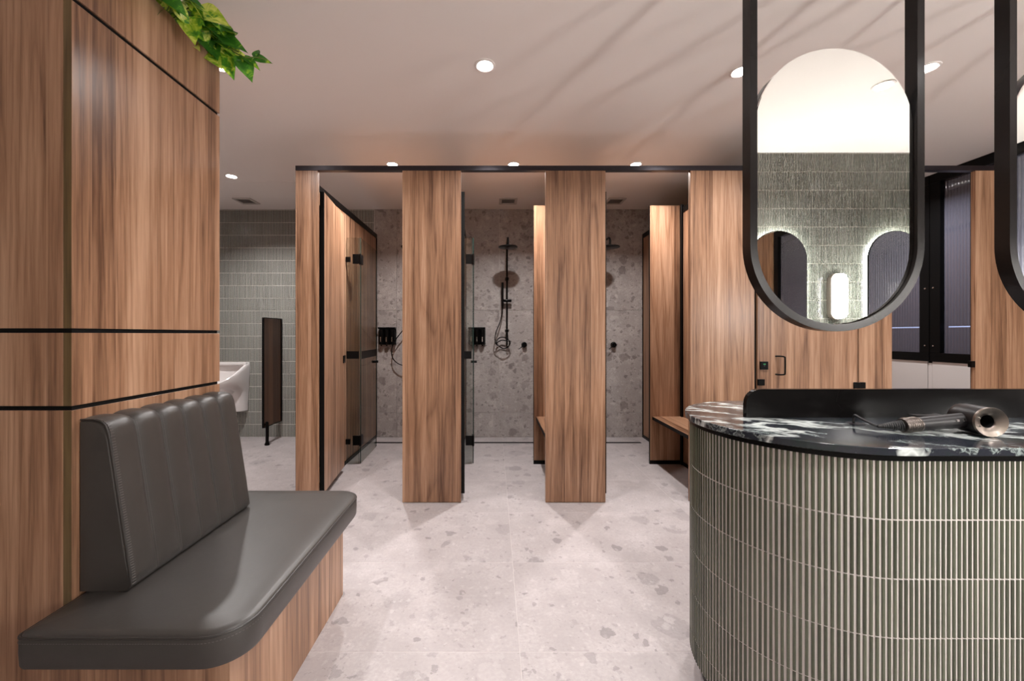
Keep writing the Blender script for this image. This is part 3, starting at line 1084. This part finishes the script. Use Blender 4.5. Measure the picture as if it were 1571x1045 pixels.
pilaster(-1.42, -1.262, 'narrow walnut panel at the left end of the cubicle row')
pilaster(-0.656, -0.237, 'walnut front panel left of the shower in the middle cubicle')
pilaster(0.368, 0.797, 'walnut front panel right of the shower in the middle cubicle')
pilaster(1.403, 1.862, 'walnut front panel left of the closed door, behind the oval mirror')
pilaster(2.608, 2.845, 'narrow walnut panel with a hinge, right of the closed door')
pr = pilaster(3.443, RIGHT - 0.022, 'walnut panel beside the fluted windows at the far right')
MB().box(3.415, 3.4425, FRONT + 0.002, FRONT + 0.026, 0.968, 1.013, 0.001).build('door_stop', M['black'], pr)


def partition(x0, x1, label, y0=None):
    y0 = FRONT + 0.036 if y0 is None else y0
    o = thing('partition', ((x0 + x1) / 2, (y0 + BACK) / 2, 0), label, 'partition', 'walnut partitions between the cubicles')
    MB().box(x0 + 0.008, x1 - 0.008, y0, BACK - 0.012, 0.032, TOP - 0.05, 0.0008).build('panel', M['wood'], o)
    MB().box(x0, x1, y0, BACK - 0.002, TOP - 0.05, TOP, 0.001).build('top_channel', M['black'], o)
    MB().box(x0, x1, y0, BACK - 0.002, 0.0, 0.032, 0.001).build('floor_channel', M['black'], o)
    MB().box(x0, x1, BACK - 0.012, BACK - 0.001, 0.032, TOP - 0.05).build('wall_channel', M['black'], o)
    return o


partition(-1.42, -1.37, 'walnut partition at the left end, beside the urinals')
partition(-0.375, -0.325, 'walnut partition between the left and middle showers')
partition(0.67, 0.72, 'walnut partition between the middle and right showers')
partition(1.735, 1.785, 'walnut partition on the right of the right shower')
partition(2.795, 2.845, 'walnut partition lining the corridor by the fluted windows')


def cubicle_door(hx, hy, ang, L, label):
    """hinged at the left edge of an opening, leaf along local +x"""
    o = thing('cubicle_door', (hx, hy, 0), label, 'door', 'open walnut cubicle doors', rz=ang)
    MB().box(0.0025, L - 0.0025, -0.015, 0.015, 0.047, 2.243, 0.0006).build('leaf', M['wood'], o)
    MB().box(0, 0.0024, -0.0155, 0.0155, 0.045, 2.245).build('edge_strip', M['black_edge'], o)
    MB().box(L - 0.0024, L, -0.0155, 0.0155, 0.045, 2.245).build('edge_strip', M['black_edge'], o)
    for z in (0.24, 1.14, 2.06):
        MB().box(-0.012, 0.05, 0.0155, 0.024, z, z + 0.08, 0.001).cyl((-0.008, 0.02, z), (-0.008, 0.02, z + 0.08), 0.008, 12).build('hinge', M['black'], o)
    MB().box(L - 0.06, L + 0.004, -0.022, -0.0158, 0.955, 1.02, 0.001).build('latch', M['black'], o)
    return o


DA = math.atan2(0.60, -0.074)
cubicle_door(-1.254, FRONT + 0.057, DA, 0.605, 'walnut door swung open in the left shower cubicle')
cubicle_door(-0.2305, FRONT + 0.057, DA, 0.605, 'walnut door of the middle cubicle, seen edge on behind its front panel')
cubicle_door(0.8035, FRONT + 0.057, DA, 0.605, 'walnut door of the right cubicle, seen edge on behind its front panel')

# closed door
cdr = thing('cubicle_door', (2.24, FRONT + 0.02, 0), 'closed walnut cubicle door with a black pull handle behind the vanity', 'door')
MB().box(1.886, 2.602, FRONT + 0.003, FRONT + 0.033, 0.045, TOP - 0.004, 0.0008).build('leaf', M['wood'], cdr)
MB().box(1.864, 1.884, FRONT + 0.02, FRONT + 0.034, 0.0, TOP - 0.002).build('rebate_strip', M['black_edge'], cdr)
MB().box(2.6025, 2.6065, FRONT + 0.006, FRONT + 0.03, 0.0, TOP - 0.002).build('rebate_strip', M['black_edge'], cdr)
lk = MB().box(1.901, 1.957, FRONT - 0.007, FRONT + 0.0028, 0.953, 1.011, 0.0015).build('lock', M['black'], cdr)
MB().box(1.921, 1.937, FRONT - 0.0078, FRONT - 0.0069, 0.988, 0.996).build('indicator', M['green_dot'], lk)
MB().cyl((1.929, FRONT - 0.0068, 0.982), (1.929, FRONT - 0.0085, 0.982), 0.006, 14).build('coin_slot', M['black_satin'], lk)
hp = smooth_path([(2.013, FRONT + 0.003, 1.048), (2.035, FRONT - 0.02, 1.049), (2.05, FRONT - 0.035, 1.045), (2.053, FRONT - 0.038, 1.03), (2.053, FRONT - 0.038, 0.935), (2.05, FRONT - 0.035, 0.922), (2.035, FRONT - 0.02, 0.918), (2.013, FRONT + 0.003, 0.919)], 5)
MB().tube(hp, 0.0055, 12).build('pull_handle', M['black'], cdr)
MB().box(1.882, 1.930, FRONT - 0.011, FRONT + 0.0028, 0.84, 0.885, 0.002).build('keeper', M['black'], cdr)
for z in (0.24, 0.80, 2.06):
    MB().box(2.568, 2.602, FRONT - 0.010, FRONT + 0.0028, z, z + 0.063, 0.003).box(2.6055, 2.650, FRONT - 0.010, FRONT - 0.0005, z, z + 0.063, 0.003).cyl((2.604, FRONT - 0.006, z), (2.604, FRONT - 0.006, z + 0.06), 0.006, 10).build('hinge', M['black'], cdr)


# shower divider panels + benches
def divider_panel(x0, x1, label):
    o = thing('shower_divider', ((x0 + x1) / 2, MID, 0), label, 'panel', 'walnut panels at the back of the cubicle benches')
    MB().box(x0 + 0.003, x1 - 0.018, MID, MID + 0.02, 0.036, 2.40, 0.0008).build('panel', M['wood'], o)
    MB().box(x0, x0 + 0.0025, MID - 0.0005, MID + 0.021, 0.036, 2.40).build('edge_strip', M['black_edge'], o)
    MB().box(x0, x1 - 0.018, MID - 0.001, MID + 0.022, 0.0, 0.036).build('plinth', M['black'], o)
    MB().box(x1 - 0.0175, x1 + 0.007, MID - 0.03, MID + 0.03, 0.0, 2.405, 0.001).build('wall_channel', M['black'], o)
    return o


def stall_bench(x0, x1, label):
    o = thing('cubicle_bench', ((x0 + x1) / 2, 3.35, 0), label, 'bench', 'small wall benches in the cubicles')
    MB().box(x0, x1, 2.96, 3.718, 0.413, 0.443).box(x0, x1 - 0.0185, 3.718, MID - 0.002, 0.413, 0.443).build('seat', M['wood_y'], o)
    MB().box(x0 - 0.0015, x0 - 0.0001, 2.96, MID - 0.002, 0.4125, 0.440).build('edge_strip', M['black_edge'], o)
    return o


divider_panel(0.366, 0.678, 'walnut panel behind the bench in the middle cubicle, mostly hidden')
divider_panel(1.445, 1.743, 'walnut panel behind the bench in the right cubicle, fully seen')
stall_bench(0.391, 0.6775, 'walnut bench seat peeking out in the middle cubicle')
stall_bench(1.469, 1.7425, 'walnut bench seat in the right cubicle above the vanity edge')


# shower screens
def shower_screen(xp, where):
    xe = xp + 0.118
    o = thing('fixed_screen', ((xp + xe) / 2, MID, 0), 'narrow fixed glass panel with black clamps in the %s shower' % where, 'glass panel', 'fixed shower glass panels')
    MB().box(xp + 0.004, xe - 0.001, MID - 0.004, MID + 0.004, 0.006, 2.10).build('pane', M['glass'], o)
    MB().box(xe - 0.001, xe, MID - 0.004, MID + 0.004, 0.006, 2.10).build('glass_edge', M['glass_edge'], o)
    for z in (0.185, 1.875):
        MB().box(xp - 0.004, xp + 0.036, MID - 0.012, MID + 0.012, z, z + 0.048, 0.001).build('clamp', M['black'], o)
    MB().box(xp + 0.003, xp + 0.116, MID - 0.0055, MID - 0.0042, 0.978, 1.048).build('warning_strip', M['black_edge'], o)
    L = 0.575
    ang = math.atan2(0.575, -0.022)
    d = thing('shower_door', (xe + 0.012, MID + 0.002, 0), 'open glass door with a black knob in the %s shower' % where, 'glass door', 'open glass shower doors', rz=ang)
    MB().box(0.0015, L - 0.0015, -0.004, 0.004, 0.008, 2.10).build('pane', M['glass'], d)
    MB().box(0.0, 0.0015, -0.004, 0.004, 0.008, 2.10).build('glass_edge', M['glass_edge'], d)
    MB().box(L - 0.0015, L, -0.004, 0.004, 0.008, 2.10).build('glass_edge', M['glass_edge'], d)
    MB().box(0.02, L - 0.002, -0.0052, -0.0042, 0.975, 1.048).build('warning_strip', M['film'], d)
    MB().cyl((L - 0.045, 0.032, 0.915), (L - 0.045, -0.032, 0.915), 0.013, 18).build('knob', M['black'], d)
    for z in (0.175, 1.855):
        h = MB()
        h.box(-0.012, 0.055, -0.011, 0.011, z, z + 0.09, 0.0015)
        h.cyl((-0.010, 0, z - 0.004), (-0.010, 0, z + 0.094), 0.009, 14)
        h.box(-0.0135, -0.0064, 0.008, 0.068, z + 0.002, z + 0.092, 0.0015)
        h.build('hinge', M['black'], d)


shower_screen(-1.37, 'left')
shower_screen(-0.325, 'middle')
shower_screen(0.72, 'right')


# shower sets
def shower_set(x, where, hose):
    o = thing('shower_set', (x, BACK, 0.9), 'black shower column with round rain head in the %s shower' % where, 'shower', 'black shower columns')
    y = BACK - 0.055
    top = 2.215
    hx, hy, hz = x, BACK - 0.43, 2.135
    ris = smooth_path([(x, y, 1.08), (x, y, 1.4), (x, y, 1.8), (x, y, 2.10), (x, y - 0.02, 2.205), (x, y - 0.09, 2.245), (x, y - 0.28, 2.245), (x, hy + 0.03, 2.238), (x, hy, 2.205), (x, hy, hz + 0.014)], 6)
    MB().tube(ris, 0.0105, 14).build('riser', M['black'], o)
    MB().lathe([(0.0, hz + 0.03), (0.018, hz + 0.026), (0.024, hz + 0.012), (0.09, hz + 0.007), (0.102, hz + 0.003), (0.102, hz - 0.004), (0.096, hz - 0.007), (0.0, hz - 0.007)], (hx, hy, 0), 'z', 40).build('rain_head', M['black'], o)
    for z in (1.245, 1.848):
        MB().lathe([(0.0, -0.030), (0.017, -0.028), (0.0215, -0.018), (0.0215, 0.0), (0.013, 0.012), (0.013, 0.05), (0.022, 0.053)], (x, y, z), 'y', 24).build('wall_bracket', M['black'], o)
    MB().box(x - 0.062, x + 0.052, y - 0.028, y + 0.014, 1.578, 1.607, 0.006, 2).cyl((x - 0.06, y - 0.035, 1.60), (x - 0.03, y - 0.02, 1.59), 0.014, 12).build('slider', M['black'], o)
    wx = x - 0.052
    MB().tube([(wx, y - 0.034, 1.50), (wx, y - 0.034, 1.56), (wx, y - 0.034, 1.60), (wx, y - 0.034, 1.80)], [0.009, 0.0135, 0.0135, 0.0135], 14).build('hand_shower', M['black'], o)
    MB().tube(smooth_path(hose, 10), 0.0058, 10).build('hose', M['black'], o)
    return o


def loophose(x):
    y = BACK - 0.085
    wx = x - 0.052
    pts = [(wx, y, 1.51), (wx - 0.006, y, 1.44), (wx - 0.035, y - 0.005, 1.33), (wx - 0.075, y - 0.01, 1.23), (wx - 0.088, y - 0.015, 1.15)]
    cx, cz = x - 0.055, 1.105
    for k in range(11):
        a = PI * 0.92 + 2 * PI * k / 10 * 1.0
        pts.append((cx + 0.012 * (k / 10) + 0.084 * math.cos(a), y - 0.018 + 0.002 * k, cz - 0.004 * k * 0 + 0.062 * math.sin(a) + (0.02 if k < 3 else 0) - 0.03 * (k > 6)))
    pts += [(x - 0.11, y + 0.004, 1.145), (x - 0.06, y + 0.006, 1.172), (x - 0.0, y + 0.008, 1.158), (x + 0.028, y + 0.012, 1.115), (x + 0.022, y + 0.02, 1.07), (x + 0.002, BACK - 0.058, 1.052), (x, BACK - 0.055, 1.085)]
    return pts


def openhose(x):
    y = BACK - 0.085
    wx = x - 0.052
    return [(wx, y, 1.51), (wx - 0.01, y, 1.42), (wx - 0.07, y - 0.005, 1.30), (wx - 0.20, y - 0.005, 1.13), (wx - 0.235, y - 0.01, 1.02), (wx - 0.215, y - 0.01, 0.92), (wx - 0.13, y - 0.01, 0.855), (wx - 0.03, y - 0.005, 0.86), (x + 0.02, y, 0.93), (x + 0.01, BACK - 0.06, 1.02), (x, BACK - 0.055, 1.085)]


SH = (-0.889, 0.149, 1.235)
shower_set(SH[1], 'middle', loophose(SH[1]))
shower_set(SH[2] + 0.0, 'right', loophose(SH[2]))
s0 = shower_set(SH[0], 'left', openhose(SH[0]))


def mixer(x, where):
    o = thing('shower_mixer', (x, BACK, 1.08), 'round black shower mixer tap on the wall of the %s shower' % where, 'tap', 'black shower mixer taps')
    MB().lathe([(0.033, 0), (0.033, -0.010), (0.030, -0.012), (0.026, -0.013), (0.026, -0.05), (0.022, -0.054), (0.0, -0.054)], (x, BACK, 1.083), 'y', 30).build('body', M['black'], o)
    MB().cyl((x - 0.012, BACK - 0.045, 1.073), (x - 0.068, BACK - 0.06, 1.032), 0.0042, 10).build('lever', M['black'], o)


mixer(0.352, 'middle')
mixer(1.397, 'right')


def dispenser(x, where):
    o = thing('soap_dispenser', (x, BACK - 0.04, 1.08), 'black triple soap dispenser on the wall of the %s shower' % where, 'soap dispenser', 'triple soap dispensers')
    MB().box(x - 0.099, x + 0.099, BACK - 0.022, BACK - 0.001, 1.085, 1.286, 0.003).build('holder', M['black'], o)
    MB().box(x - 0.099, x + 0.099, BACK - 0.078, BACK - 0.022, 1.268, 1.286, 0.003).build('top_plate', M['black'], o)
    for k in (-1, 0, 1):
        b = MB().lathe([(0.004, 1.083), (0.024, 1.086), (0.0295, 1.10), (0.0295, 1.255), (0.02, 1.266)], (x + k * 0.065, BACK - 0.050, 0), 'z', 20).build('bottle', M['black'], o)
        MB().box(x + k * 0.065 - 0.005, x + k * 0.065 + 0.005, BACK - 0.0815, BACK - 0.0785, 1.12, 1.175, 0.001).build('level_window', M['chrome'], b)
        MB().cyl((x + k * 0.065, BACK - 0.05, 1.083), (x + k * 0.065, BACK - 0.05, 1.068), 0.008, 10).build('spout', M['black'], b)


dispenser(-1.243, 'left')
dispenser(-0.200, 'middle')


def drain(x0, x1, where):
    o = thing('linear_drain', ((x0 + x1) / 2, 4.49, 0.0005), 'black linear drain along the foot of the %s shower wall' % where, 'drain', 'black linear drains')
    MB().box(x0, x1, 4.468, 4.512, 0.0004, 0.003, 0.0006).build('frame', M['drain'], o)
    MB().box(x0 + 0.004, x1 - 0.004, 4.474, 4.506, 0.003, 0.0042).build('grate', M['gap'], o)


drain(-1.33, -0.43, 'left')
drain(-0.285, 0.62, 'middle')
drain(0.76, 1.632, 'right')

# ---------------------------------------------------------------- urinal and screen
ur = thing('urinal', (-3.05, BACK, 0.31), 'white ceramic wall urinal on the green tiles behind the column', 'urinal')
UX = -3.045


def ushape(w, d, zf, zb, y0=BACK - 0.002, n=28, inset=0.0):
    """closed U outline: flat at the wall, rounded towards the room; height runs from zb at the wall to zf at the lip"""
    out = []
    for k in range(n + 1):
        a = PI * k / n
        x = UX - math.cos(a) * (w / 2 - inset)
        yy = math.sin(a) ** 0.8 * (d - inset * 1.3)
        z = zb + (zf - zb) * (math.sin(a) ** 0.9) if True else zb
        out.append((x, y0 - inset - yy, z))
    return out


rings = [ushape(0.29, 0.09, 0.312, 0.312), ushape(0.325, 0.125, 0.322, 0.318), ushape(0.335, 0.14, 0.42, 0.42), ushape(0.342, 0.15, 0.515, 0.52), ushape(0.348, 0.185, 0.548, 0.565), ushape(0.356, 0.27, 0.578, 0.63), ushape(0.366, 0.335, 0.612, 0.73), ushape(0.372, 0.362, 0.648, 0.84), ushape(0.37, 0.365, 0.665, 0.872), ushape(0.36, 0.36, 0.672, 0.88)]
MB().loft(rings, True, False).loft([ushape(0.36, 0.36, 0.672, 0.88), ushape(0.36, 0.36, 0.670, 0.878, inset=0.018), ushape(0.36, 0.355, 0.655, 0.83, inset=0.026), ushape(0.35, 0.33, 0.60, 0.70, inset=0.03), ushape(0.33, 0.28, 0.54, 0.58, inset=0.04), ushape(0.24, 0.18, 0.50, 0.51, inset=0.05)], False, True).build('bowl', M['white'], ur)
MB().box(UX - 0.178, UX + 0.178, BACK - 0.07, BACK - 0.001, 0.845, 0.882, 0.012, 3).build('back_ledge', M['white'], ur)
MB().lathe([(0.022, 0), (0.022, 0.004), (0.015, 0.006)], (UX, BACK - 0.14, 0.513), 'z', 18).build('waste_grate', M['chrome'], ur)

us = thing('urinal_screen', (-2.5, 4.55, 0.19), 'shade darkened walnut privacy screen with a black leg beside the urinal', 'screen')
MB().box(-2.505, -2.489, 4.372, BACK - 0.018, 0.198, 1.380, 0.0008).build('panel', M['wood_shaded'], us)
f = MB()
f.box(-2.508, -2.486, 4.362, 4.374, 0.19, 1.388, 0.001).box(-2.508, -2.486, 4.374, BACK - 0.004, 1.380, 1.388).box(-2.508, -2.486, 4.374, BACK - 0.004, 0.19, 0.198)
f.build('edging', M['black'], us)
MB().box(-2.512, -2.482, BACK - 0.020, BACK - 0.0005, 0.19, 1.388, 0.001).build('wall_channel', M['black'], us)
MB().tube([(-2.468, 4.395, 0.012), (-2.468, 4.395, 0.24), (-2.468, 4.395, 0.255)], [0.0165, 0.0165, 0.010], 16).lathe([(0.026, 0.0), (0.026, 0.012), (0.018, 0.03), (0.0165, 0.04)], (-2.468, 4.395, 0.0005), 'z', 18).cyl((-2.492, 4.395, 0.225), (-2.462, 4.395, 0.225), 0.009, 12).build('leg', M['black'], us)


# ---------------------------------------------------------------- ceiling: vents and downlights
def vent(x, y, label):
    o = thing('ceiling_vent', (x, y, CEIL), label, 'vent', 'square ceiling vents')
    h = 0.098
    f = MB()
    for a, b, c, d in ((-h, h, -h, -h + 0.028), (-h, h, h - 0.028, h), (-h, -h + 0.028, -h + 0.028, h - 0.028), (h - 0.028, h, -h + 0.028, h - 0.028)):
        f.box(x + a, x + b, y + c, y + d, CEIL - 0.012, CEIL - 0.0003, 0.002)
    f.build('frame', M['vent'], o)
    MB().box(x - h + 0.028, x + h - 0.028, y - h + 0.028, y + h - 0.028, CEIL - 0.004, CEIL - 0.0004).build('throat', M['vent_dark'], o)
    for k in range(6):
        yy = y - 0.062 + k * 0.022
        MB().add([(x - 0.069, yy, CEIL - 0.011), (x + 0.069, yy, CEIL - 0.011), (x + 0.069, yy + 0.014, CEIL - 0.0045), (x - 0.069, yy + 0.014, CEIL - 0.0045),
                  (x - 0.069, yy + 0.001, CEIL - 0.012), (x + 0.069, yy + 0.001, CEIL - 0.012), (x + 0.069, yy + 0.015, CEIL - 0.0055), (x - 0.069, yy + 0.015, CEIL - 0.0055)],
                 [(0, 1, 2, 3), (4, 5, 6, 7), (0, 1, 5, 4), (2, 3, 7, 6)]).build('slat', M['vent'], o)
    return o


vent(-2.715, 4.43, 'square ceiling vent above the urinal area')
vent(0.154, 4.43, 'square ceiling vent above the middle shower')
vent(1.325, 4.43, 'square ceiling vent above the right shower, half hidden by a panel')


def downlight(x, y, label, power, spread=2.4):
    o = thing('downlight', (x, y, CEIL), label, 'light', 'round recessed ceiling downlights')
    MB().lathe([(0.040, -0.003), (0.046, -0.007), (0.055, -0.004), (0.056, -0.0003), (0.040, -0.0003)], (x, y, CEIL), 'z', 32).build('trim_ring', M['ceil'], o)
    MB().lathe([(0.0, -0.0008), (0.040, -0.0008), (0.040, -0.003), (0.0, -0.0032)], (x, y, CEIL), 'z', 32).build('lens', M['lens'], o)
    l = bpy.data.lights.new('downlight_lamp', 'AREA')
    l.shape = 'DISK'
    l.size = 0.075
    l.energy = power
    l.spread = spread
    l.color = (1.0, 0.965, 0.95)
    lo = bpy.data.objects.new('downlight_lamp', l)
    COL.objects.link(lo)
    lo.parent = o
    lo.location = (0, 0, -0.009)
    return o


for x, y, lb in ((-1.50, 2.2, 'downlight beside the pothos leaves, by the column top'), (-0.05, 2.2, 'bright downlight alone in the middle of the ceiling'),
                 (1.372, 2.25, 'downlight just left of the oval mirror frame'), (2.38, 2.22, 'downlight just right of the oval mirror frame'),
                 (2.29, 0.42, 'downlight reflected in the top of the oval mirror'), (0.85, 0.42, 'added unseen downlight in the ceiling in front of the vanity')):  # the one in front of the vanity is unseen, added for more light
    downlight(x, y, lb, DOWNLIGHT_W)
for x, y, lb in ((-2.43, 3.74, 'downlight over the urinal area, left of the cubicles'), (-0.876, 3.48, 'downlight over the left cubicle at the black rail'),
                 (0.168, 3.48, 'downlight over the middle cubicle at the black rail'), (1.22, 3.48, 'downlight over the right cubicle at the black rail'),
                 (3.45, 3.60, 'added unseen downlight over the corridor by the fluted windows')):  # corridor downlight is an unseen extra that brightens the room
    downlight(x, y, lb, STALL_W)


# ---------------------------------------------------------------- rear wall: arched mirrors with halos, opal lamps
def arch(cx, hw, z0, zt, y, n=28):
    return [(cx - hw, y, z0)] + [(cx - hw * math.cos(PI * k / n), y, zt - hw + hw * math.sin(PI * k / n)) for k in range(n + 1)] + [(cx + hw, y, z0)]


def wall_mirror(cx, label):
    o = thing('arched_mirror', (cx, REAR + 0.02, 0.95), label, 'mirror', 'backlit arched mirrors on the rear wall')
    z0, zt, hw = 0.95, 2.03, 0.226
    MB().loft([arch(cx, hw - 0.004, z0, zt - 0.004, REAR + 0.036), arch(cx, hw - 0.004, z0, zt - 0.004, REAR + 0.041)], smooth=False).build('mirror_glass', M['mirror'], o)
    MB().loft([arch(cx, hw, z0 - 0.004, zt, REAR + 0.028), arch(cx, hw, z0 - 0.004, zt, REAR + 0.0395)], smooth=False).build('frame', M['black'], o)
    MB().loft([arch(cx, hw - 0.016, z0 + 0.02, zt - 0.016, REAR + 0.004), arch(cx, hw - 0.016, z0 + 0.02, zt - 0.016, REAR + 0.0275)], smooth=False).build('halo_strip', M['halo'], o)


def sconce(cx, label):
    o = thing('wall_lamp', (cx, REAR, 1.33), label, 'lamp', 'opal pill wall lamps')
    def pill(r, z0, z1, y):
        return [(cx - r * math.cos(PI * k / 14), y, z1 - r + r * math.sin(PI * k / 14)) for k in range(15)] + [(cx + r * math.cos(PI * k / 14), y, z0 + r - r * math.sin(PI * k / 14)) for k in range(15)]
    MB().loft([pill(0.058, 1.322, 1.692, REAR + 0.003), pill(0.058, 1.322, 1.692, REAR + 0.05)], smooth=False).build('back_plate', M['nickel'], o)
    MB().loft([pill(0.050, 1.330, 1.684, REAR + 0.0505), pill(0.050, 1.330, 1.684, REAR + 0.075), pill(0.04, 1.340, 1.674, REAR + 0.082)], smooth=False).build('diffuser', M['opal'], o)


for cx, lb in ((1.325, 'added unseen backlit arched mirror nearest the middle of the rear wall'), (2.265, 'backlit arched mirror reflected at the left inside the oval mirror'), (3.205, 'backlit arched mirror reflected at the right inside the oval mirror')):  # mirror nearest the middle is added out of view; its halo lifts the ceiling
    wall_mirror(cx, lb)
for cx, lb in ((3.675, 'added unseen opal pill wall lamp in the corner by the fluted windows'), (1.795, 'opal pill wall lamp nearest the middle of the rear wall'), (2.735, 'glowing opal pill wall lamp reflected in the oval mirror')):  # corner lamp is added, unseen, to brighten the ceiling
    sconce(cx, lb)
